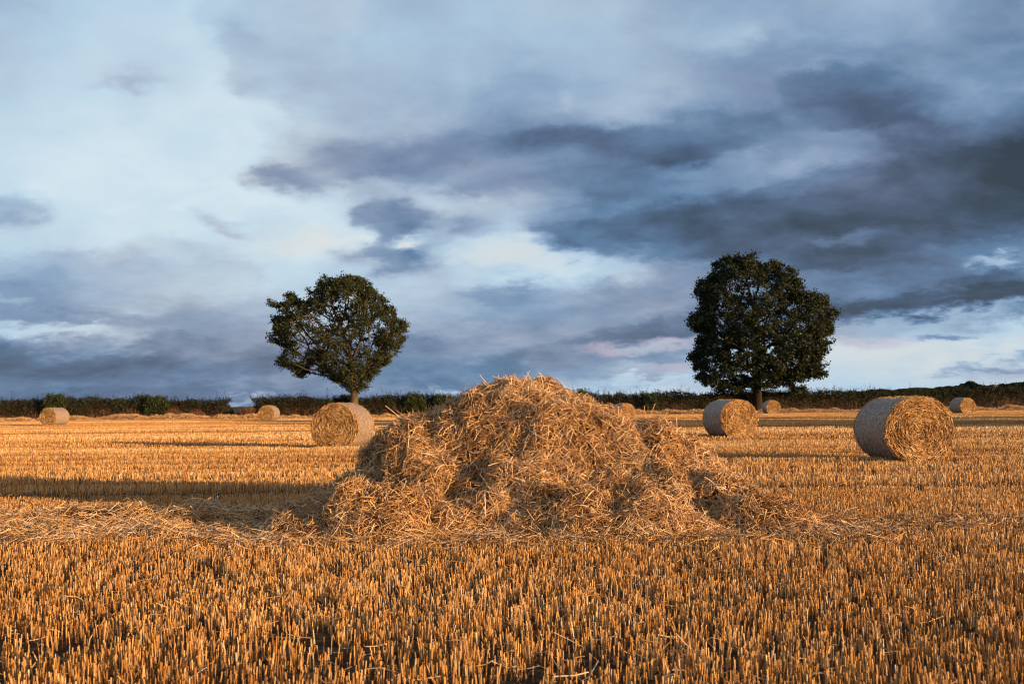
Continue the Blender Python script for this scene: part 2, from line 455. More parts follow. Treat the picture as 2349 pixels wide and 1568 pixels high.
# ------------------------------------------------------------------ far windrow before the hedge
def far_row():
    rng = np.random.RandomState(31)
    bag = Bag()
    Y0 = 95.0
    X = np.arange(-66, 66, .25); T = np.linspace(-1, 1, 9)
    a, t = np.meshgrid(X, T)
    hh = (.33 + .11 * noise2(a * .7, a * 0, 3.) + .15 * noise2(a * 1.5, a * 0, 5.)) * np.clip(1 - t ** 2, 0, 1) ** .6
    V = np.stack([a, Y0 + t * .8 + .5 * noise2(a * .1, a * 0, 7.), hh + .04 * noise2(a * 3, t * 3, 1.)], -1).reshape(-1, 3)
    bag.add(V, gridfaces(len(X), len(T)), .12)
    n = 42000
    x = rng.uniform(-66, 66, n); t = rng.uniform(-1, .6, n)
    h = (.33 + .11 * noise2(x * .7, x * 0, 3.) + .15 * noise2(x * 1.5, x * 0, 5.)) * np.clip(1 - t ** 2, 0, 1) ** .6
    P = np.stack([x, Y0 + t * .8 + .5 * noise2(x * .1, x * 0, 7.), h + rng.uniform(-.02, .06, n)], 1)
    D = rng.normal(size=(n, 3)); D[:, 2] *= .5
    bag.add(*straws(P, D, rng.uniform(.15, .4, n), rng.uniform(.012, .028, n), np.clip(.62 + .25 * rng.normal(size=n), 0, 1), nside=3, cap=False, rng=rng, mid=True))
    o = bag.build('straw_windrow', M_hay)
    tag(o, 'long low windrow of raked straw along the foot of the far hedge', 'loose straw', kind='stuff')
far_row()

# ------------------------------------------------------------------ bales
BL = 1.36
def bale_r(th, seed):
    """outline of the end: a little wider than tall, flat where it sits"""
    a, b = .685, .655
    r = 1 / np.sqrt((np.cos(th) / a) ** 2 + (np.sin(th) / b) ** 2)
    r = r * (1 + .012 * np.sin(3 * th + seed) + .008 * np.sin(5 * th + 2 * seed) + .004 * np.sin(11 * th + seed * 3))
    zb = -.615
    s = np.sin(th)
    lim = np.where(s < -.2, zb / np.minimum(s, -.2), 9)
    return np.minimum(r, lim)

def make_bale(label, loc, phi, seed, nst, sw, sag=0.0, scale=1.0):
    rng = np.random.RandomState(seed)
    root = empty('straw_bale', (loc[0], loc[1], 0), 0)
    tag(root, label, 'straw bale', 'round straw bales standing on the stubble')
    root.rotation_euler = (0, 0, phi)      # local -Y is the end the camera sees
    root.scale = (scale,) * 3
    zc = .615
    # wrap: curved side, local axis Y
    nt_, nl_ = 120, 26
    th = np.linspace(0, 2 * math.pi, nt_, endpoint=False)
    prof = [(-.5, .955), (-.497, .978), (-.485, .994), (-.465, 1.0)] + [(s, 1.0) for s in np.linspace(-.43, .43, nl_)] + [(.465, 1.0), (.485, .994), (.497, .978), (.5, .955)]
    rows = []
    for s, k in prof:
        r = bale_r(th, seed) * k * (1 + .006 * noise2(th * 4 + seed, th * 0 + s * 9, 1.) + .004 * noise2(th * 15, th * 0 + s * 30, 2.))
        r = r - sag * np.exp(-((th - math.pi / 2) / .35) ** 2) * (1 - (2 * s) ** 2)
        yy = s * BL + .006 * noise2(th * 8, th * 0, 3. + s)
        rows.append(np.stack([r * np.cos(th), yy, zc + r * np.sin(th)], 1))
    V = np.concatenate(rows)
    i = np.arange(len(prof) - 1)[:, None] * nt_ + np.arange(nt_)[None]
    j = np.arange(len(prof) - 1)[:, None] * nt_ + (np.arange(nt_)[None] + 1) % nt_
    F = np.stack([i, j, j + nt_, i + nt_], -1).reshape(-1, 4)
    wrapV, wrapF = V, F
    for sgn in (-1, 1):
        bag = Bag()
        # packed end
        nr = 22
        rr = np.linspace(0.02, .965, nr)
        A, B = np.meshgrid(th, rr)
        r = bale_r(A, seed) * B
        dy = .012 * noise2(r * np.cos(A) * 9, r * np.sin(A) * 9, seed + 2.) + .010 * np.sin(B * 60) - .02 * (1 - B) ** 2
        V = np.stack([r * np.cos(A), sgn * (BL * .492 + dy), zc + r * np.sin(A)], -1).reshape(-1, 3)
        i = np.arange(nr - 1)[:, None] * nt_ + np.arange(nt_)[None]
        j = np.arange(nr - 1)[:, None] * nt_ + (np.arange(nt_)[None] + 1) % nt_
        F = np.stack([i, j, j + nt_, i + nt_], -1).reshape(-1, 4)
        bag.add(V, [F, np.arange(nt_)[None]], np.clip(.12 + .12 * rng.rand(len(V)), 0, 1))
        m = int(nst * .8) if sgn < 0 else nst // 3
        t = rng.uniform(0, 2 * math.pi, m); q = np.sqrt(rng.uniform(0.0, .96, m))
        # spiral layers
        q = np.where(rng.rand(m) < .5, np.round(q * 22 + t / (2 * math.pi)) / 22 - t / (2 * math.pi) / 22 + rng.normal(size=m) * .006, q)
        q = np.clip(q, .01, .985)
        r = bale_r(t, seed) * q
        lay = rng.rand(m)
        P = np.stack([r * np.cos(t), sgn * (BL * .492 + .002 + .045 * lay ** 1.5 + .014 * noise2(r * np.cos(t) * 11, r * np.sin(t) * 11, seed + 5.)), zc + r * np.sin(t)], 1)
        T = np.stack([-np.sin(t), 0 * t, np.cos(t)], 1); Rr = np.stack([np.cos(t), 0 * t, np.sin(t)], 1)
        ang = rng.normal(size=m) * (.38 + .5 * (q < .25))
        D = T * np.cos(ang)[:, None] + Rr * np.sin(ang)[:, None]
        D[:, 1] += rng.normal(size=m) * .22
        Ls = rng.uniform(.05, .15, m)
        tone = np.clip(.20 + .45 * lay + .24 * rng.normal(size=m) + .16 * noise2(P[:, 0] * 6, P[:, 2] * 6, seed + 9.), 0, 1)
        bag.add(*straws(P, D, Ls, rng.uniform(sw * .8, sw * 1.7, m), tone, nside=3, cap=False, rng=rng, nseg=2, bend=np.abs(rng.normal(size=m)) * .08, mid=True))
        # ragged rim
        m2 = nst // 12
        t = rng.uniform(0, 2 * math.pi, m2); r = bale_r(t, seed) * rng.uniform(.955, 1.0, m2)
        P = np.stack([r * np.cos(t), sgn * (BL * .49 + rng.uniform(-.005, .03, m2)), zc + r * np.sin(t)], 1)
        D = np.stack([-np.sin(t) + .5 * rng.normal(size=m2), sgn * rng.uniform(0, .5, m2), np.cos(t) + .5 * rng.normal(size=m2)], 1)
        bag.add(*straws(P, D, rng.uniform(.03, .10, m2), sw, rng.uniform(.3, .9, m2), nside=3, cap=False, rng=rng, mid=True))
        bag.build('end_face', M_baleface, root)
    # stray bits of straw poking through the net
    m3 = nst // 10
    bag = Bag()
    t = rng.uniform(0, 2 * math.pi, m3); r = bale_r(t, seed)
    P = np.stack([r * np.cos(t), rng.uniform(-.48, .48, m3) * BL, zc + r * np.sin(t)], 1)
    D = np.stack([-np.sin(t) * rng.choice([-1, 1], m3) + .45 * np.cos(t), rng.normal(size=m3) * .5, np.cos(t) + .45 * np.sin(t)], 1)
    bag.add(*straws(P, D, rng.uniform(.02, .07, m3), sw * .7, rng.uniform(.5, 1, m3), nside=3, cap=False, rng=rng))
    sv, sf, sa = bag.V[0], bag.F[0], bag.A[0]
    mesh_obj('net_wrap', np.concatenate([wrapV, sv]), [wrapF, sf + len(wrapV)], [M_wrap, M_baleface], root, np.concatenate([np.zeros(len(wrapV)), sa]),
             smooth=True, midx=np.concatenate([np.zeros(len(wrapF)), np.ones(len(sf))]))
    return root

def copy_tree(o, parent=None):
    c = o.copy(); COL.objects.link(c)
    if parent is not None: c.parent = parent
    for ch in [k for k in bpy.data.objects if k.parent == o]: copy_tree(ch, c)
    return c

def bale_at(px, Y): return (x_at(px, Y, .6), Y)
make_bale('round straw bale just left of the heap, in front of the fan-shaped tree', bale_at(787, 28.0), R(-9.5), 3, 7500, .0095)
make_bale('largest round straw bale on the right with shaded grey net side', bale_at(2071, 19.6), R(4.5), 5, 9000, .008, sag=.03)
make_bale('middle-sized round straw bale just left of the darker broad tree trunk', bale_at(1674, 33.8), R(14.5), 7, 6500, .011)
fb = make_bale('small round straw bale near the left edge of the field', bale_at(125, 70), R(-13), 9, 2200, .024)
for px, Y, phi, sc, lab in [(617, 81, -5, 1.0, 'small distant straw bale between the hedge gap and the fan-shaped tree'),
                            (1769, 89, 2, .98, 'smallest distant straw bale under the right side of the broad tree'),
                            (2208, 79, 10, 1.0, 'small straw bale in front of the hedge near the right edge'),
                            (1430, 66, 16, .90, 'distant straw bale mostly hidden behind the right slope of the heap')]:
    c = copy_tree(fb); c.location = (x_at(px, Y), Y, 0); c.rotation_euler = (0, 0, R(phi)); c.scale = (sc,) * 3
    c['label'] = lab

# ------------------------------------------------------------------ trees
def grow(att, start, step, kill, infl, iters, rng, bias):
    nodes = [np.array(p, float) for p in start]; par = [-1] + list(range(len(start) - 1))
    N = np.array(nodes); alive = np.ones(len(att), bool)
    best = np.full(len(att), 1e9); bi = np.zeros(len(att), int)
    newi = list(range(len(start)))
    for it in range(iters):
        if not newi or not alive.any(): break
        for k in newi:
            d = np.linalg.norm(att - N[k], axis=1)
            u = d < best; best[u] = d[u]; bi[u] = k
        alive &= best > kill
        m = alive & (best < infl)
        if not m.any(): break
        acc = {}
        dirs = unit(att[m] - N[bi[m]])
        for k, d in zip(bi[m], dirs): acc[k] = acc.get(k, 0) + d
        newi = []; add = []
        for k, d in acc.items():
            d = unit(d + bias + rng.normal(size=3) * .15)
            p = N[k] + d * step
            add.append(p); par.append(k); newi.append(len(N) + len(add) - 1)
        N = np.concatenate([N, np.array(add)])
        if len(N) > 9000: break
    return N, np.array(par)

def make_tree(name, label, poly_px, base_px, base_y, Y, lay, leafm, seed, leaf_n, leaf_s, trunk_pts, trunk_r, natt, droop, barkm):
    rng = np.random.RandomState(seed)
    poly = []
    for a, b in poly_px:
        p = at(a, b, Y); poly.append((p[0], p[2]))
    poly = np.array(poly)
    X0 = x_at(base_px, Y, 0.5)
    cx, cz = poly[:, 0].mean(), poly[:, 1].mean()
    x0, x1, z0, z1 = poly[:, 0].min(), poly[:, 0].max(), poly[:, 1].min(), poly[:, 1].max()
    half = (x1 - x0) / 2 * lay
    n = natt * 8
    x = rng.uniform(x0, x1, n); z = rng.uniform(z0, z1, n)
    k = in_poly(x, z, poly); x, z = x[k], z[k]
    d = poly_dist(x, z, poly); dm = d.max()
    ymax = half * np.sqrt(np.clip(1 - (1 - np.clip(d / dm, 0, 1)) ** 2, .02, 1))
    y = rng.uniform(-1, 1, len(x)) * ymax
    # favour the outer shell, with clumps and gaps
    depth = np.minimum(d, ymax - np.abs(y))
    w = np.where(depth < 1.3, 1.0, .30) * (noise3(x * .55, y * .55, z * .6 + seed) > -.36)
    w = w * (noise3(x * 1.1 + 5, y * 1.1, z * 1.1) > -.25)
    w = np.where(d < .75, 1.0 * (noise3(x * 1.7 + 2, y * 1.7, z * 1.7 + seed) > -.08), w)
    k = rng.rand(len(x)) < w
    x, y, z = x[k][:natt], y[k][:natt], z[k][:natt]
    # sprays that stick out past the mass of the crown
    per_ = np.concatenate([poly, poly[:1]]); m_ = 420
    e_ = rng.randint(0, len(poly), m_); f_ = rng.rand(m_)[:, None]
    q_ = per_[e_] * (1 - f_) + per_[e_ + 1] * f_
    out_ = q_ - np.array([cx, cz]); out_ = out_ / np.linalg.norm(out_, axis=1, keepdims=True)
    q_ = q_ + out_ * rng.uniform(-.15, .22, m_)[:, None]
    k_ = noise3(q_[:, 0] * 1.5, q_[:, 0] * 0 + seed, q_[:, 1] * 1.5) > .05
    x = np.concatenate([x, q_[k_, 0]]); z = np.concatenate([z, q_[k_, 1]]); y = np.concatenate([y, rng.normal(size=k_.sum()) * half * .25])
    att = np.stack([x, y, z], 1)
    # thin the point nearest to the outline edge so tufts poke out
    start = [np.array([X0 + tx, 0, tz]) for tx, tz in trunk_pts]
    N, par = grow(att, start, .42, .55, 9.0, 90, rng, np.array([0, 0, .12]))
    # radii by the pipe model
    rad = np.full(len(N), .016 ** 2.3)
    kids = np.zeros(len(N), int)
    for i in range(len(N) - 1, 0, -1):
        rad[par[i]] += rad[i]; kids[par[i]] += 1
    rad = rad ** (1 / 2.3)
    rad = rad / rad[0] * trunk_r; rad = np.maximum(rad, .012)
    bag = Bag()
    idx = np.arange(1, len(N))
    A, B = N[par[idx]], N[idx]
    ra, rb = np.minimum(rad[par[idx]], rad[idx] * 1.35), rad[idx]
    Dv = unit(B - A); u = unit(np.cross(Dv, np.tile([.3, .9, .2], (len(idx), 1)))); v = np.cross(Dv, u)
    ns = 6; an = np.arange(ns) * 2 * math.pi / ns
    c = (u[:, None] * np.cos(an)[None, :, None] + v[:, None] * np.sin(an)[None, :, None])
    V = np.concatenate([(A - Dv * ra[:, None] * .3)[:, None] + c * ra[:, None, None], (B + Dv * rb[:, None] * .3)[:, None] + c * rb[:, None, None]], 1).reshape(-1, 3)
    pf = np.array([[q, (q + 1) % ns, ns + (q + 1) % ns, ns + q] for q in range(ns)])
    F = ((np.arange(len(idx)) * 2 * ns)[:, None, None] + pf[None]).reshape(-1, 4)
    root = empty(name, (X0, Y, 0)); tag(root, label, 'tree', 'two lone trees in the far hedge')
    off = np.array([X0, 0, 0])
    bag.add(V - off, F, rng.rand(len(V)))
    # flared foot
    th = np.linspace(0, 2 * math.pi, 16, endpoint=False)
    rows = []
    hz = [(-.1, 1.75), (.15, 1.45), (.5, 1.2), (1.1, 1.06), (2.0, 1.0)]
    for hh, kk in hz:
        rr = trunk_r * kk * (1 + .10 * np.sin(th * 5 + seed) * (2.2 - hh) / 2.2)
        rows.append(np.stack([rr * np.cos(th) + (trunk_pts[0][0]), rr * np.sin(th), np.full(16, hh)], 1))
    V = np.concatenate(rows); i = np.arange(4)[:, None] * 16 + np.arange(16)[None]; j = np.arange(4)[:, None] * 16 + (np.arange(16)[None] + 1) % 16
    bag.add(V, np.stack([i, j, j + 16, i + 16], -1).reshape(-1, 4), rng.rand(len(V)))
    bag.build('trunk', barkm, root, smooth=True)
    # foliage: tufts round the tips, each a spray of small leaves
    tips = N[(kids == 0)]
    src = np.concatenate([att, tips, N[(rad < .035)]])
    m = len(src); per = leaf_n
    tone = np.repeat(np.clip(.5 + .25 * noise3(src[:, 0] * .6, src[:, 1] * .6, src[:, 2] * .6) + .16 * rng.normal(size=m), 0, 1), per)
    C = np.repeat(src, per, 0)
    o = rng.normal(size=C.shape) * np.array([.19, .19, .13]); o[:, 2] -= droop * rng.rand(len(o))
    P = C + o - off
    lb = Bag()
    lb.add(*leaves(P, leaf_s * rng.uniform(.6, 1.3, len(P)), np.clip(tone + .14 * rng.normal(size=len(P)), 0, 1), rng, elong=.55, upb=-.2))
    lb.build('crown', leafm, root)
    print(name, len(N), m, len(P), 'top', z1)
    return root

def c2(pts): return [((600 + x / 3.266) * .9396, (640 + y / 3.266) * .9396) for x, y in pts]
def c3(pts): return [((1600 + x / 3.92) * .9396, (600 + y / 3.92) * .9396) for x, y in pts]
polyA = c2([(640,125),(740,140),(790,120),(900,120),(965,140),(1000,210),(1060,275),(1090,250),(1125,330),(1180,345),(1215,460),(1262,475),(1270,560),(1240,650),(1195,695),(1120,680),(1162,745),(1140,790),(1050,850),(1000,905),(975,960),(900,1010),(850,1015),(790,990),(740,960),(690,920),(610,900),(570,860),(600,800),(545,780),(500,850),(450,895),(412,895),(420,865),(335,845),(275,800),(290,720),(320,680),(220,615),(212,540),(240,500),(207,460),(270,440),(325,450),(340,405),(232,350),(255,320),(335,340),(335,290),(375,255),(450,310),(500,320),(495,250),(525,220),(575,235),(570,170)])
polyB = c3([(660,95),(700,110),(750,105),(830,105),(905,95),(930,140),(1000,165),(1060,190),(1110,160),(1215,160),(1265,190),(1325,250),(1380,340),(1390,390),(1355,455),(1440,465),(1510,445),(1555,480),(1630,495),(1630,550),(1600,575),(1690,600),(1712,628),(1680,660),(1660,700),(1675,830),(1630,850),(1640,935),(1580,960),(1590,1020),(1550,1080),(1565,1140),(1585,1235),(1550,1240),(1500,1265),(1460,1255),(1390,1230),(1378,1330),(1370,1385),(1340,1405),(1325,1345),(1270,1325),(1200,1290),(1165,1355),(1110,1340),(1020,1335),(940,1345),(880,1330),(820,1385),(760,1365),(700,1365),(640,1355),(600,1395),(555,1385),(545,1355),(470,1330),(460,1305),(400,1255),(395,1210),(362,1120),(342,1060),(350,1005),(405,985),(405,930),(440,830),(372,785),(335,740),(340,690),(405,655),(397,590),(440,570),(440,485),(405,440),(397,365),(430,340),(520,315),(520,255),(580,240),(585,170),(650,140)])
YT = 106.5
tA = make_tree('ash_tree', 'lone fan-shaped tree with olive leaves leaning over the hedge at the left, behind a bale', polyA, 812, 0, YT, .68, M_leafA, 4, 15, .24,
               [(0, 0), (.0, 1.0), (.02, 2.0), (.05, 3.0), (.0, 3.9)], .46, 2300, .12, M_wood)
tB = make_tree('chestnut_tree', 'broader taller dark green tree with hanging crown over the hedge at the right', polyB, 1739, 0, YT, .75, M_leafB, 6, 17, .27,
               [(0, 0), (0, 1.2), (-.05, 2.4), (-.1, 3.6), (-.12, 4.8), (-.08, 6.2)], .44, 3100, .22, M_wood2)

# the trees beside the field whose long shade falls across it (right of the frame)
for (ox, s0, sc, rz) in [(47.5, -40, .62, 40), (55.0, -33, .66, 160), (64, -64, .64, 250)]:
    c = copy_tree(tB)
    c.location = (-s0 * .84 + ox * .54, s0 * .54 + ox * .84, 0); c.scale = (sc,) * 3; c.rotation_euler = (0, 0, R(rz))
    c['label'] = 'dark tree at the right edge of the field, outside the frame'; c['group'] = 'trees at the right edge of the field'

# ------------------------------------------------------------------ hedges
YH = 108.0
def hedge(name, label, xa, xb, seed, hfun, dens=70, cat='hedge', mat=None, Y=YH, depth=.9, leaf=.17, shoots=True):
    rng = np.random.RandomState(seed); mat = mat or M_hedge
    bag = Bag(); cx = (xa + xb) / 2
    root_x = cx
    # twiggy body (dense inside)
    X = np.arange(xa, xb, .35); T = np.linspace(0, math.pi, 9)
    a, t = np.meshgrid(X, T)
    h = hfun(a)
    yy = -np.cos(t) * depth * .72; zz = np.sin(t) ** .45 * h * .86
    endf = np.clip(np.minimum(a - xa, xb - a) / 1.2, .05, 1) ** .5
    V = np.stack([a - cx, yy * endf + .12 * noise2(a, t * 2, seed + 1.), zz * endf], -1).reshape(-1, 3)
    bag.add(V, gridfaces(len(X), len(T)), .1)
    n = int((xb - xa) * dens * 6)
    x = rng.uniform(xa, xb, n); h = hfun(x)
    t = rng.uniform(0, math.pi * .8, n); r = rng.uniform(.78, 1.08, n)
    endf = np.clip(np.minimum(x - xa, xb - x) / 1.2, .02, 1) ** .5
    y = -np.cos(t) * depth * r * endf; z = np.sin(t) ** .5 * h * r * endf
    lump = .10 * noise2(x * 1.3, z * 1.6, seed + 3.)
    P = np.stack([x - cx, y - lump - .05, np.maximum(z, .05)], 1)
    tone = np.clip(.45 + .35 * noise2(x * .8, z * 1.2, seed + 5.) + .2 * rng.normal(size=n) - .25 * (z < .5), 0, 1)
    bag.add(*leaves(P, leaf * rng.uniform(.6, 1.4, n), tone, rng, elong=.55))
    if shoots:
        m = int((xb - xa) * 44)
        x = rng.uniform(xa + .3, xb - .3, m); h = hfun(x)
        P = np.stack([x - cx, rng.uniform(-.5, .3, m) * depth, h * rng.uniform(.75, .95, m)], 1)
        D = np.stack([-.18 + .28 * rng.normal(size=m), .2 * rng.normal(size=m), np.ones(m)], 1)
        L = rng.gamma(3, .12, m) + .1
        bag.add(*straws(P, D, L, .03, np.clip(.4 + .2 * rng.normal(size=m), 0, 1), nside=3, cap=False, rng=rng, taper=.3))
        k = np.repeat(np.arange(m), 9); f = rng.uniform(.2, 1.05, len(k))
        Q = P[k] + unit(D)[k] * (L[k] * f)[:, None] + rng.normal(size=(len(k), 3)) * .05
        bag.add(*leaves(Q, .12 * rng.uniform(.6, 1.4, len(k)), np.clip(.5 + .2 * rng.normal(size=len(k)), 0, 1), rng, upb=.6, elong=.4))
    root = empty(name, (cx, Y, 0)); tag(root, label, cat)
    o = bag.build('foliage', mat, root)
    return root
hA = lambda x: 2.05 + .30 * noise2(x * .35, x * 0, 2.) + .14 * noise2(x * 1.1, x * 0, 4.) + .10 * noise2(x * 3, x * 0, 5.)
hB = lambda x: 2.02 + .20 * noise2(x * .3, x * 0, 6.) + .10 * noise2(x * 1.2, x * 0, 8.) + .08 * noise2(x * 3, x * 0, 9.) + .12 * np.clip((x - 10) / 40, 0, 1)
xg0, xg1 = x_at(538, YH, 1), x_at(573, YH, 1)
h1 = hedge('hedge', 'dark unclipped hedge left of the gap, behind the leftmost bale', -75, xg0, 41, hA)
h2 = hedge('hedge', 'long dark field hedge from the gap past both trees to the right edge', xg1, 78, 42, hB)
# dry weeds at the hedge foot and in the gap: stuff
def weeds(name, label, spans, seed, hgt, n):
    rng = np.random.RandomState(seed); bag = Bag()
    xs = np.concatenate([rng.uniform(a, b, int(n * w)) for a, b, w in spans]); m = len(xs)
    hh = hgt * (.6 + .5 * noise2(xs * .8, xs * 0, seed)) * rng.uniform(.4, 1.1, m)
    P = np.stack([xs, YH - 1.1 + .45 * rng.normal(size=m), np.zeros(m)], 1)
    D = np.stack([.25 * rng.normal(size=m), .25 * rng.normal(size=m), np.ones(m)], 1)
    tone = rng.rand(m)
    bag.add(*straws(P, D, hh, .025, tone, nside=3, cap=False, rng=rng, taper=.5, bend=.06, nseg=2))
    k = np.repeat(np.arange(m), 5)
    Q = P[k] + unit(D)[k] * (hh[k] * rng.uniform(.4, 1.0, len(k)))[:, None] + rng.normal(size=(len(k), 3)) * .06
    bag.add(*leaves(Q, .11 * rng.uniform(.6, 1.3, len(k)), tone[k], rng, upb=.5))
    o = bag.build(name, M_dry); tag(o, label, 'dry weeds', kind='stuff')
weeds('dry_weeds', 'reddish dry weeds in the hedge gap and along the hedge foot', [(x_at(385, YH), xg0 + .2, .35), (xg0 - .5, xg1 + .5, .25), (-60, x_at(385, YH), .12), (xg1, 60, .28)], 51, 1.3, 5200)

def bush(label, px, top, wpx, seed, Y=YH - .9, mat=None, dens=1.0):
    rng = np.random.RandomState(seed); X = x_at(px, Y, 1.5)
    H = at(px, top, Y)[2]; Rw = wpx / F0 * Y / 2
    root = empty('bush', (X, Y, 0)); tag(root, label, 'bush', 'bushes standing out of the hedge')
    n = int(2600 * dens)
    d = unit(rng.normal(size=(n, 3))); r = rng.uniform(.55, 1.0, n) ** .6
    rr = 1 + .28 * noise3(d[:, 0] * 2.2 + seed, d[:, 1] * 2.2, d[:, 2] * 2.2)
    P = d * (r * rr)[:, None] * np.array([Rw, .8, H * .5]) + np.array([0, 0, H * .5])
    P = P[P[:, 2] > .03]
    lb = Bag(); lb.add(*leaves(P, .17 * rng.uniform(.6, 1.4, len(P)), np.clip(.5 + .3 * noise3(P[:, 0] * 2, P[:, 1] * 2, P[:, 2] * 2) + .2 * rng.normal(size=len(P)), 0, 1), rng, elong=.6))
    # shoots
    m = 46; Pb = np.stack([rng.uniform(-.7, .7, m) * Rw, rng.uniform(-.4, .4, m), np.full(m, H * .72)], 1)
    D = np.stack([Pb[:, 0] / Rw * .5 + .15 * rng.normal(size=m), .2 * rng.normal(size=m), np.ones(m)], 1)
    L = H * rng.uniform(.18, .38, m); k = np.repeat(np.arange(m), 14)
    Q = Pb[k] + unit(D)[k] * (L[k] * rng.uniform(0, 1, len(k)))[:, None] + rng.normal(size=(len(k), 3)) * .06
    lb.add(*leaves(Q, .15 * rng.uniform(.6, 1.3, len(k)), rng.rand(len(k)), rng, elong=.6))
    lb.build('foliage', mat or M_bush, root)
    st_ = Bag(); m = 9
    Pb = np.stack([.15 * rng.normal(size=m), .1 * rng.normal(size=m), np.zeros(m)], 1)
    D = np.stack([.4 * rng.normal(size=m), .25 * rng.normal(size=m), np.ones(m)], 1)
    st_.add(*straws(Pb, D, H * .85, .05, rng.rand(m), nside=4, rng=rng, taper=.3, nseg=3, bend=.06))
    st_.build('stem', M_wood, root)
bush('dark green bush rising above the hedge behind the leftmost bale', 125, 904, 60, 61)
bush('rounded yellow-green bush midway along the left hedge', 360, 910, 62, 62)
bush('green bush left of the heap, standing out of the hedge', 950, 903, 52, 63)
bush('smaller leafy bush half hidden by the left shoulder of the heap', 1012, 906, 40, 64, dens=.7)
bush('sparse bush just above the right slope of the heap', 1333, 893, 36, 65, dens=.6)
bush('small green bush in the hedge above the half-hidden distant bale', 1492, 903, 34, 66, dens=.7)
bush('low bush at the foot of the fan-shaped tree', 790, 906, 60, 67, Y=YH + .3, mat=M_hedge)
bush('low bush at the foot of the broad dark tree', 1752, 901, 40, 68, Y=YH - .3, mat=M_hedge)

# far wood
def wood(name, label, pts, Y, seed, n, leaf, thick=9.0):
    rng = np.random.RandomState(seed)
    X = np.array([x_at(a, Y, 5) for a, b in pts]); Z = np.array([at(a, b, Y)[2] for a, b in pts])
    bag = Bag()
    gx_ = np.arange(X[0], X[-1], 1.5); T = np.linspace(0, math.pi * .75, 7)
    a, t = np.meshgrid(gx_, T)
    hf = lambda x: np.interp(x, X, Z) * (1 + .07 * noise2(x * .16, x * 0, seed) + .06 * noise2(x * .5, x * 0, seed + 2.))
    V = np.stack([a, Y + (1 - np.cos(t)) * thick, np.sin(np.clip(t, 0, math.pi / 2)) ** .4 * hf(a) * .93], -1).reshape(-1, 3)
    bag.add(V, gridfaces(len(gx_), len(T)), .3)
    x = rng.uniform(X[0], X[-1], n); t = rng.uniform(0, math.pi / 2, n)
    y = Y + (1 - np.cos(t)) * thick - .4; z = np.sin(t) ** .4 * hf(x) * rng.uniform(.9, 1.03, n)
    bag.add(*leaves(np.stack([x, y, z], 1), leaf * rng.uniform(.6, 1.4, n), np.clip(.5 + .4 * noise2(x * .3, z * .8, 3.) + .15 * rng.normal(size=n), 0, 1), rng, elong=.7))
    o = bag.build(name, M_far); tag(o, label, 'wood', kind='stuff')
wood('distant_wood', 'dark line of distant woodland rising beyond the hedge on the right', [(1900, 910), (1960, 901), (2040, 894), (2120, 890), (2200, 886), (2234, 885), (2238, 879), (2243, 877), (2248, 879), (2252, 884), (2290, 884), (2340, 879), (2400, 876), (2700, 872)], 400, 71, 30000, 1.1)
wood('distant_copse', 'low far copse showing above the hedge around the broad tree', [(1575, 920), (1620, 908), (1660, 905), (1690, 902), (1700, 897), (1712, 902), (1760, 904), (1800, 903), (1850, 907), (1900, 915)], 320, 72, 9000, .8)

# utility pole on the skyline
pp = at(2283, 883, 392)
pole = empty('utility_pole', (pp[0], 392, 0)); tag(pole, 'thin pale utility pole against the far wood on the right', 'utility pole')
pb = Bag(); pb.add(*straws(np.array([[0, 0, -.2]]), np.array([[0, 0, 1.0]]), pp[2] + .2, .42, np.array([.6]), nside=4, nseg=4, taper=.6)); pb.build('post', M_pole, pole)
pb = Bag(); pb.add(*straws(np.array([[-.9, 0, pp[2] - .4]]), np.array([[1.0, 0, 0]]), 1.8, .16, np.array([.4]), nside=4)); pb.build('crossarm', M_pole, pole)

# ------------------------------------------------------------------ light
SUN_EL = R(6.6)
sun_dir = np.array([.84 * math.cos(SUN_EL), -.54 * math.cos(SUN_EL), math.sin(SUN_EL)]); sun_dir /= np.linalg.norm(sun_dir)
sl_ = bpy.data.lights.new('sun', 'SUN'); sl_.energy = 5.0; sl_.angle = R(0.55); sl_.color = (1.0, .63, .32)
so = bpy.data.objects.new('sun', sl_); COL.objects.link(so)
from mathutils import Vector
so.rotation_euler = Vector(sun_dir).to_track_quat('Z', 'Y').to_euler()

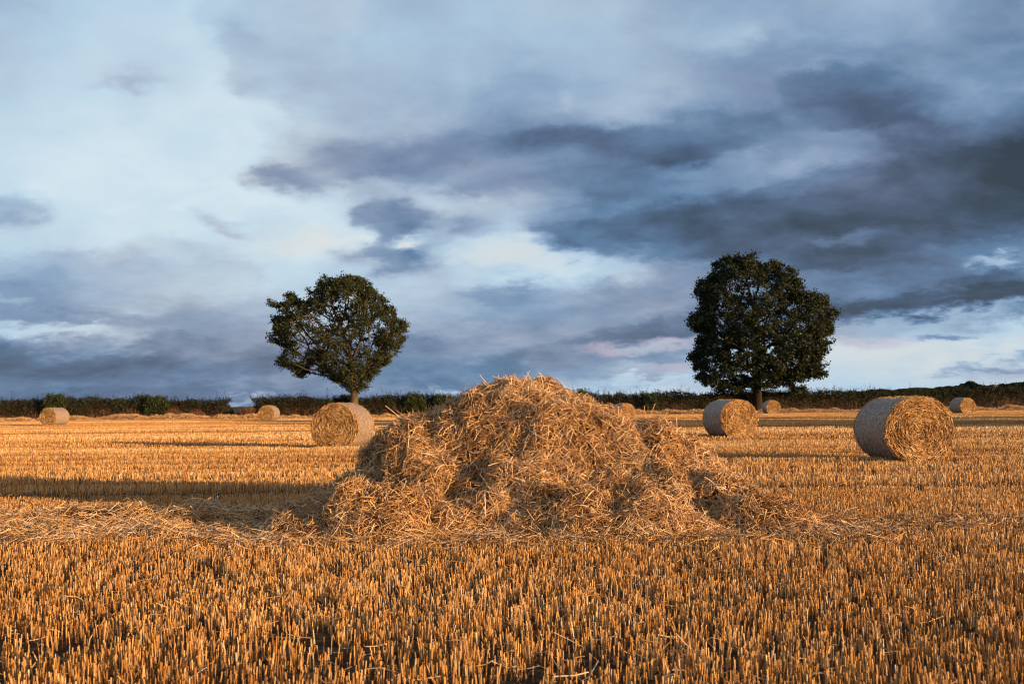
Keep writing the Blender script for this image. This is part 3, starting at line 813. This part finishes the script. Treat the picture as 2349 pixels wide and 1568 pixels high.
# ------------------------------------------------------------------ sky
grid = """
72 78 81 82 83 82 82 84 79 81 83 82 82 78 78 77 73 76 75 70 66
76 80 82 83 84 81 82 83 81 81 81 81 81 75 76 75 73 75 72 68 63
77 82 83 84 85 77 78 82 80 80 80 79 79 76 78 70 70 70 69 66 68
80 84 84 82 87 76 76 79 78 78 77 78 78 75 67 64 62 62 64 66 69
81 85 84 79 87 82 76 76 76 77 75 73 76 72 66 58 50 50 58 64 66
82 86 88 85 88 88 78 74 74 72 70 73 76 68 62 55 48 46 52 60 58
84 87 89 88 89 89 84 72 74 70 64 66 72 62 56 52 50 42 45 54 48
86 88 90 90 90 91 80 68 63 60 60 56 50 48 47 55 58 52 42 42 36
87 90 91 91 91 91 76 58 60 58 62 58 46 46 54 60 60 55 50 38 32
84 91 91 91 91 91 84 66 66 72 62 56 52 56 60 58 50 46 42 36 30
78 88 91 91 92 91 88 80 78 76 74 64 50 50 56 46 40 40 38 32 28
72 86 91 90 90 84 88 88 62 60 76 66 56 48 44 38 36 40 36 34 38
84 82 88 84 82 86 90 88 60 80 84 76 76 54 44 42 46 48 40 46 52
76 74 76 74 78 84 88 72 60 70 88 86 80 60 58 48 38 42 50 54 66
64 70 76 78 80 86 82 76 78 72 76 68 56 60 58 52 48 52 44 44 42
62 68 72 66 68 76 80 78 74 70 66 62 60 62 56 48 44 44 38 36 40
74 78 76 70 66 68 72 66 66 62 60 62 60 52 46 50 60 66 72 74 80
56 54 54 56 60 64 60 56 56 62 64 62 54 50 74 78 80 78 82 84 84
52 50 48 50 50 52 54 56 54 54 54 56 58 66 72 80 84 84 84 74 70
52 50 50 52 54 56 56 56 56 56 60 70 74 76 78 80 82 82 82 80 80
52 50 50 52 54 56 56 56 56 56 60 70 74 76 78 80 82 82 82 80 80
"""
G = np.array([[float(v) for v in l.split()] for l in grid.strip().splitlines()])
strokes = [
    (940, 385, 180, 48, 0, 57, .8), (1090, 445, 120, 32, -10, 60, .7), (1450, 450, 260, 44, 4, 52, .45),
    # x, y, rx, ry, rising angle, lightness, opacity  (photograph pixels turned into directions below)
    (330, 205, 62, 20, -14, 72, .8), (310, 190, 60, 10, 4, 84, .6), (700, 425, 95, 30, -14, 58, .9), (690, 275, 32, 22, 30, 91, .8), (640, 300, 70, 18, 5, 90, .6),
    (590, 100, 70, 22, -15, 72, .7), (610, 220, 50, 25, 0, 72, .7), (15, 500, 80, 26, -5, 69, .85), (560, 545, 60, 14, -22, 73, .8), (430, 610, 60, 30, 0, 76, .6),
    (930, 520, 85, 34, 8, 58, .9), (925, 590, 38, 60, 0, 62, .85), (930, 640, 80, 26, 0, 60, .8), (990, 580, 42, 12, 14, 93, .95), (862, 588, 36, 14, 12, 93, .95), (880, 660, 45, 20, 30, 86, .6),
    (1220, 622, 110, 22, 4, 89, .85), (1290, 598, 30, 14, 0, 92, .8), (1180, 660, 120, 28, 8, 84, .6), (1060, 560, 60, 16, 16, 80, .5), (1250, 712, 110, 24, 4, 57, .7), (1500, 640, 60, 10, -6, 76, .8), (1440, 625, 22, 8, -30, 86, .7),
    (110, 812, 170, 17, 2, 83, .85), (180, 785, 200, 10, 2, 58, .8), (330, 832, 60, 16, 20, 78, .5), (90, 872, 140, 18, 0, 46, .7), (400, 850, 110, 16, 8, 52, .6), (170, 745, 150, 14, 0, 66, .5), (40, 740, 60, 14, 0, 76, .6), (330, 740, 80, 12, 0, 80, .5),
    (160, 945, 70, 8, 0, 62, .5), (560, 935, 130, 10, 4, 63, .5), (300, 905, 160, 12, 2, 47, .5),
    (1350, 345, 130, 28, 8, 44, .7), (1560, 330, 150, 34, 10, 46, .7), (1450, 400, 130, 18, 6, 60, .6), (1750, 410, 160, 26, 6, 64, .75), (2080, 340, 130, 24, 6, 62, .8), (2200, 330, 60, 30, -30, 42, .7), (2130, 265, 110, 30, -22, 38, .7), (2060, 190, 110, 30, 6, 48, .5),
    (1900, 460, 200, 20, 12, 44, .6), (1560, 555, 230, 38, 8, 42, .7), (1450, 480, 60, 16, 16, 44, .5), (1480, 520, 170, 16, 14, 62, .4), (2250, 520, 280, 48, 8, 31, .7), (2330, 430, 200, 60, 14, 34, .6), (2480, 440, 80, 70, 0, 27, .7),
    (2040, 640, 160, 18, 9, 35, .85), (2300, 590, 220, 22, 11, 36, .75), (2080, 590, 110, 13, 12, 56, .7), (2000, 672, 130, 12, 6, 56, .6), (2300, 665, 150, 18, 10, 52, .5),
    (2420, 640, 75, 7, 13, 82, .95), (2390, 673, 34, 6, 20, 80, .9), (2440, 668, 90, 10, 12, 36, .8), (2180, 745, 190, 22, 6, 34, .9), (2400, 715, 170, 22, 8, 35, .9), (2320, 733, 60, 4, 2, 46, .6),
    (2130, 795, 200, 12, 6, 70, .8), (2400, 770, 160, 12, 8, 76, .8), (2300, 822, 62, 7, 2, 54, .95), (2150, 816, 26, 5, 4, 62, .85), (2362, 788, 34, 8, 6, 66, .85), (2460, 780, 40, 8, 8, 66, .8),
    (2450, 888, 100, 12, 8, 60, .95), (2330, 908, 80, 6, 5, 66, .9), (2360, 930, 50, 3, 2, 72, .8), (2500, 862, 60, 7, 8, 68, .8), (2060, 835, 90, 10, 6, 74, .7), (2180, 870, 220, 20, 0, 84, .7),
    (1600, 852, 100, 16, 9, 74, .9), (1470, 830, 180, 18, 9, 47, .7), (1620, 815, 90, 16, 8, 44, .8), (1560, 900, 90, 8, 4, 72, .7), (1420, 895, 120, 10, 4, 60, .6), (1600, 935, 130, 8, 2, 84, .8), (1120, 962, 80, 8, 6, 82, .9), (1480, 955, 150, 8, 4, 84, .8), (600, 975, 50, 6, 8, 76, .9), (1700, 870, 60, 6, 4, 66, .6),
    (1270, 880, 200, 14, 2, 50, .5), (1150, 800, 160, 12, 4, 70, .4), (1390, 790, 60, 10, 30, 72, .4), (1240, 205, 60, 12, 20, 70, .6), (1390, 235, 16, 30, 20, 82, .6), (1830, 85, 30, 16, 20, 84, .8), (870, 250, 50, 22, 10, 75, .6), (980, 280, 60, 14, -10, 74, .5), (2440, 110, 60, 14, 12, 72, .6), (2480, 60, 60, 20, 20, 62, .6)]
S = 2500 / W0
edges = [  # cloud outlines: crisp on the outline, fading away from it. (points, lightness step, softness)
    ([(470,60),(520,100),(500,160),(520,215),(600,245),(650,240),(655,280),(590,330),(565,385),(600,430),(700,462),(770,450),(800,420),(900,405),(1000,415),(1090,455),(1160,500),(1230,540),(1270,575),(1340,590),(1420,585),(1500,590),(1580,600),(1700,640),(2400,640),(2400,-80),(440,-80)], 7, 12),
    ([(800,480),(860,445),(940,455),(985,490),(950,520),(900,560),(1000,570),(960,600),(900,630),(860,640),(800,610),(740,590),(800,570),(850,560),(840,545),(800,530),(790,500)], 10, 9),
    ([(-80,575),(80,555),(160,585),(260,570),(340,550),(420,545),(430,580),(560,600),(640,680),(640,990),(-80,990)], 5, 10),
    ([(-80,765),(60,755),(180,750),(250,755),(330,765),(380,790),(330,808),(200,812),(-80,800)], -9, 8),
    ([(1880,726),(2050,721),(2200,708),(2430,676),(2430,640),(2300,640),(1950,690)], 10, 8),
    ([(1280,575),(1400,585),(1560,575),(1800,600),(1880,608),(2000,595),(2160,570),(2430,495),(2430,300),(2200,330),(1800,440),(1400,480),(1290,540)], 7, 11),
    ([(1350,500),(1450,470),(1600,420),(1800,370),(2080,300),(2100,340),(1900,380),(1700,440),(1500,480),(1380,510)], -6, 14),
    ([(1100,350),(1200,330),(1400,300),(1640,250),(1780,250),(1790,330),(1700,360),(1500,375),(1300,385),(1160,380)], 6, 14),
    ([(1350,800),(1450,785),(1590,770),(1600,700),(1300,780)], 7, 8),
    ([(1800,170),(1950,150),(2100,200),(2200,330),(2130,300),(2050,270),(1850,240)], 7, 14),
    ([(215,180),(270,168),(330,178),(360,205),(340,225),(280,215)], 6, 8),
    ([(-60,440),(40,435),(95,470),(90,500),(20,520),(-60,520)], 8, 8),
    ([(640,800),(800,760),(1000,770),(1200,790),(1300,830),(1100,850),(800,850)], 4, 10)]
def sdf(x, y, poly):
    P = np.array(poly, float)
    d = poly_dist(x.ravel(), y.ravel(), P); i = in_poly(x.ravel(), y.ravel(), P)
    return np.where(i, -d, d).reshape(x.shape)
def sky_light(px, py):
    x = np.clip(px / 125, 0, 19.999); y = np.clip(py / 50, 0, 19.999)
    xi, yi = x.astype(int), y.astype(int); fx, fy = x - xi, y - yi
    fx = fx * fx * (3 - 2 * fx) * .5 + fx * .5; fy = fy * fy * (3 - 2 * fy) * .5 + fy * .5
    g = G[yi, xi] * (1 - fx) * (1 - fy) + G[yi, xi + 1] * fx * (1 - fy) + G[yi + 1, xi] * (1 - fx) * fy + G[yi + 1, xi + 1] * fx * fy
    for poly, amp, soft in edges:
        d = sdf(px / S, py / S, poly)
        t = np.tanh(d / soft)
        g = g + amp * np.where(t * amp > 0, .30, 1.1) * t * np.exp(-np.abs(d) / 60)
    for sx, sy, rx, ry, an, l, op in strokes:
        c, s = math.cos(R(an)), math.sin(R(an))
        dx, dy = px - sx, -(py - sy)
        u = (dx * c + dy * s) / rx; v = (-dx * s + dy * c) / ry
        w = op / (1 + np.exp((np.sqrt(u * u + v * v) - 1.0) * 7.0))
        g = g * (1 - w) + l * w
    g = g - 3.5 * np.exp(-((g - 60) / 16) ** 2)
    g = g - 6.0 / (1 + np.exp(-(px - 720) / 60)) / (1 + np.exp((py - 270) / 50)) * (g > 60)
    return g
AZ, EL0, EL1 = R(34.0), R(-1.5), R(27.0)
NU, NV = 180, 130
az = np.linspace(-AZ, AZ, NU); el = np.linspace(EL0, EL1, NV)
A_, E_ = np.meshgrid(az, el)
dx, dy, dz = np.sin(A_) * np.cos(E_), np.cos(A_) * np.cos(E_), np.sin(E_)
dd = np.stack([dx, dy, dz], -1); zc = dd @ fwd
PXg = (W0 / 2 + F0 * (dd @ right) / zc) * S; PYg = (H0 / 2 - F0 * (dd @ up) / zc) * S
Lg = sky_light(np.clip(PXg, -60, 2560), np.clip(PYg, -10, 1000)) / 100.0
mean = Lg.mean()
U_, s_, Vt = np.linalg.svd(Lg - mean, full_matrices=False)
RANK = 26
print('sky svd rest', math.sqrt((s_[RANK:] ** 2).sum() / Lg.size))

world = bpy.data.worlds.new("World"); scene.world = world; world.use_nodes = True
nt = world.node_tree; nt.nodes.clear()
def nd(t, **k):
    n = nt.nodes.new(t)
    for a, b in k.items(): setattr(n, a, b)
    return n
def lk(a, b): nt.links.new(a, b)
def math_(op, a, b=None, c=None, clamp=False):
    n = nd('ShaderNodeMath', operation=op); n.use_clamp = clamp
    for i, v in enumerate((a, b, c)):
        if v is None: continue
        if isinstance(v, (int, float)): n.inputs[i].default_value = v
        else: lk(v, n.inputs[i])
    return n.outputs[0]
tc = nd('ShaderNodeTexCoord'); sep = nd('ShaderNodeSeparateXYZ'); lk(tc.outputs['Generated'], sep.inputs[0])
x_, y_, z_ = sep.outputs
az_n = math_('ARCTAN2', x_, y_)
el_n = math_('ARCSINE', z_)
# noise coordinates: azimuth and elevation, with streaks tilted and flattened towards the horizon
zz = math_('ADD', math_('MAXIMUM', z_, 0.0), .34)      # a cloud layer overhead, seen in perspective
comb = nd('ShaderNodeCombineXYZ'); lk(math_('DIVIDE', x_, zz), comb.inputs[0]); lk(math_('DIVIDE', y_, zz), comb.inputs[1])
mp = nd('ShaderNodeMapping'); lk(comb.outputs[0], mp.inputs[0]); mp.inputs['Rotation'].default_value = (0, 0, R(12)); mp.inputs['Scale'].default_value = (.85, 1.0, 1)
def noise_n(scale, detail, rough, vec, dist=0.0):
    n = nd('ShaderNodeTexNoise'); n.inputs['Scale'].default_value = scale; n.inputs['Detail'].default_value = detail; n.inputs['Roughness'].default_value = rough
    n.inputs['Distortion'].default_value = dist
    lk(vec, n.inputs['Vector']); return n
wn = noise_n(5.2, 8, .58, mp.outputs[0]); ws = nd('ShaderNodeSeparateColor'); lk(wn.outputs['Color'], ws.inputs[0])
wn2 = noise_n(17, 7, .62, mp.outputs[0]); ws2 = nd('ShaderNodeSeparateColor'); lk(wn2.outputs['Color'], ws2.inputs[0])
def sub5(o, k): return math_('MULTIPLY', math_('SUBTRACT', o, .5), k)
azw = math_('ADD', math_('ADD', az_n, sub5(ws.outputs[0], .085)), sub5(ws2.outputs[0], .034))
elw = math_('ADD', math_('ADD', el_n, sub5(ws.outputs[1], .052)), sub5(ws2.outputs[1], .026))
# mirrored repeats carry the same kind of sky right round the horizon
u_n = math_('DIVIDE', math_('PINGPONG', math_('ADD', azw, AZ), 2 * AZ), 2 * AZ)
v_n = math_('DIVIDE', math_('PINGPONG', math_('MAXIMUM', math_('SUBTRACT', elw, EL0), 0.0), EL1 - EL0), EL1 - EL0)
def curve(inp, xs, ys):
    lo, hi = float(ys.min()), float(ys.max()); sc = (hi - lo) or 1.0
    n = nd('ShaderNodeFloatCurve'); cm = n.mapping; cm.use_clip = False
    c = cm.curves[0]
    c.points[0].location = (0, float((ys[0] - lo) / sc)); c.points[1].location = (1, float((ys[-1] - lo) / sc))
    for a, b in list(zip(xs, ys))[1:-1]: c.points.new(float(a), float((b - lo) / sc))
    for p in c.points: p.handle_type = 'VECTOR'
    cm.update(); lk(inp, n.inputs['Value'])
    return math_('MULTIPLY_ADD', n.outputs[0], sc, lo)
tot = None
us, vs = np.linspace(0, 1, NU), np.linspace(0, 1, NV)
for k in range(RANK):
    a = curve(u_n, us, Vt[k] * s_[k]); b = curve(v_n, vs, U_[:, k])
    tot = math_('MULTIPLY_ADD', a, b, tot if tot is not None else mean)
# cloud texture
d1 = noise_n(4.6, 10, .54, mp.outputs[0], .35); d2 = noise_n(15, 8, .6, mp.outputs[0], .3)
# less texture where the sky is clear (very light) 
over = nd('ShaderNodeMapRange', interpolation_type='SMOOTHSTEP'); lk(el_n, over.inputs[0]); over.inputs[1].default_value = R(26); over.inputs[2].default_value = R(46)
over.inputs[3].default_value = 0; over.inputs[4].default_value = .70
tot = math_('MULTIPLY_ADD', over.outputs[0], math_('SUBTRACT', .47, tot), tot)      # a grey deck of cloud overhead
amt = math_('MULTIPLY', math_('SUBTRACT', 1.02, tot), 1.6, clamp=True)
tex = math_('ADD', sub5(d1.outputs[0], .40), sub5(d2.outputs[0], .16))
Lf = math_('MULTIPLY_ADD', tex, math_('ADD', math_('MULTIPLY', amt, .85), .12), tot)
def srgb(r, g, b):
    f = lambda c: (c / 255 / 12.92) if c / 255 <= .04045 else ((c / 255 + .055) / 1.055) ** 2.4
    return (f(r), f(g), f(b))
ra = ramp(nt, [(.24, srgb(50, 63, 77)), (.32, srgb(62, 80, 101)), (.40, srgb(76, 99, 130)), (.50, srgb(96, 128, 164)), (.60, srgb(129, 157, 190)), (.70, srgb(162, 186, 211)), (.80, srgb(180, 208, 230)), (.87, srgb(196, 220, 235)), (.93, srgb(214, 230, 239))])
rb = ramp(nt, [(.24, srgb(56, 66, 80)), (.32, srgb(72, 84, 106)), (.40, srgb(90, 103, 130)), (.50, srgb(116, 131, 160)), (.60, srgb(144, 157, 182)), (.70, srgb(172, 184, 201)), (.80, srgb(195, 208, 220)), (.87, srgb(212, 221, 228)), (.93, srgb(223, 229, 233))])
lk(Lf, ra.inputs[0]); lk(Lf, rb.inputs[0])
hn = noise_n(1.6, 4, .5, mp.outputs[0]); hm = math_('MULTIPLY', math_('SUBTRACT', hn.outputs[0], .42), 4.5, clamp=True)
# the clear upper left stays blue; the pale gap low on the right is warm
mix = nd('ShaderNodeMix', data_type='RGBA'); lk(math_('MULTIPLY', hm, math_('MULTIPLY', math_('SUBTRACT', .90, tot), 9.0, clamp=True)), mix.inputs[0]); lk(ra.outputs[0], mix.inputs[6]); lk(rb.outputs[0], mix.inputs[7])
def blob(px, py, rx, ry):
    d = ray(px / S, py / S); a0 = math.atan2(d[0], d[1]); e0 = math.asin(d[2])
    sa, se = rx / S / F0, ry / S / F0
    a = math_('DIVIDE', math_('SUBTRACT', azw, a0), sa); b = math_('DIVIDE', math_('SUBTRACT', elw, e0), se)
    return math_('EXPONENT', math_('MULTIPLY', math_('ADD', math_('MULTIPLY', a, a), math_('MULTIPLY', b, b)), -1.0))
pk = None
for b in [(1640, 838, 60, 13), (1655, 905, 45, 14), (2120, 835, 90, 14), (1500, 860, 60, 10)]:
    o = blob(*b); pk = o if pk is None else math_('ADD', pk, o)
pink = nd('ShaderNodeMix', data_type='RGBA'); pink.blend_type = 'MIX'
lk(math_('MULTIPLY', pk, .5, clamp=True), pink.inputs[0]); lk(mix.outputs[2], pink.inputs[6]); pink.inputs[7].default_value = (*srgb(206, 182, 198), 1)
crm = None
for b in [(740, 600, 120, 36), (985, 585, 60, 20), (1240, 625, 140, 36), (2250, 868, 330, 44), (860, 30, 90, 60)]:
    o = blob(*b); crm = o if crm is None else math_('ADD', crm, o)
crm = math_('MULTIPLY', math_('MULTIPLY', crm, .6, clamp=True), math_('MULTIPLY', math_('SUBTRACT', Lf, .72), 8.0, clamp=True))
cream = nd('ShaderNodeMix', data_type='RGBA'); lk(crm, cream.inputs[0]); lk(pink.outputs[2], cream.inputs[6]); cream.inputs[7].default_value = (*srgb(223, 222, 218), 1)
# the warm glow of the sky round the low sun (behind the camera's right shoulder)
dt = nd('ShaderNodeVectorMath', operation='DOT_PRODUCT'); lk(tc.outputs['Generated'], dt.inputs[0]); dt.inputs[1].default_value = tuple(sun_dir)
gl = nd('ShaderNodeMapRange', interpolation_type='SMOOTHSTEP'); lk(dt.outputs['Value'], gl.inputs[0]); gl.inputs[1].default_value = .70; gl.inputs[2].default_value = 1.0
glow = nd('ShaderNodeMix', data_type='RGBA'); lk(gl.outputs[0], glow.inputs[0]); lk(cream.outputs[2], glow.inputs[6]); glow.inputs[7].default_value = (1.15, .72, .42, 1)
# physical sky shows through a little between the clouds
sky = nd('ShaderNodeTexSky'); sky.sky_type = 'NISHITA'; sky.sun_disc = False; sky.sun_elevation = SUN_EL
sky.sun_rotation = math.atan2(sun_dir[0], sun_dir[1]); sky.air_density = 1.0; sky.dust_density = 1.0
skm = nd('ShaderNodeVectorMath', operation='SCALE'); lk(sky.outputs[0], skm.inputs[0]); skm.inputs['Scale'].default_value = .10
bg1 = nd('ShaderNodeBackground'); lk(skm.outputs[0], bg1.inputs[0]); bg1.inputs[1].default_value = 1.0
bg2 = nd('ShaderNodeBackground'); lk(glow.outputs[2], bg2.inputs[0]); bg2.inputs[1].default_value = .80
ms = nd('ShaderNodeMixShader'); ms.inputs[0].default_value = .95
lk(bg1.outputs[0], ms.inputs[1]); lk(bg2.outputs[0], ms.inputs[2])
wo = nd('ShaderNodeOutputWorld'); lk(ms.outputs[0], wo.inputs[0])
world.cycles.sampling_method = 'MANUAL'; world.cycles.sample_map_resolution = 256

# ------------------------------------------------------------------ render settings
scene.render.engine = 'CYCLES'
cy = scene.cycles
cy.max_bounces = 6; cy.diffuse_bounces = 4; cy.glossy_bounces = 2; cy.transmission_bounces = 3; cy.transparent_max_bounces = 4
cy.use_denoising = True
cy.pixel_filter_type = 'BLACKMAN_HARRIS'; cy.filter_width = 1.15
cy.sample_clamp_indirect = 4.0
scene.view_settings.view_transform = 'Standard'; scene.view_settings.look = 'None'
scene.view_settings.exposure = 0.35; scene.view_settings.gamma = 1.0
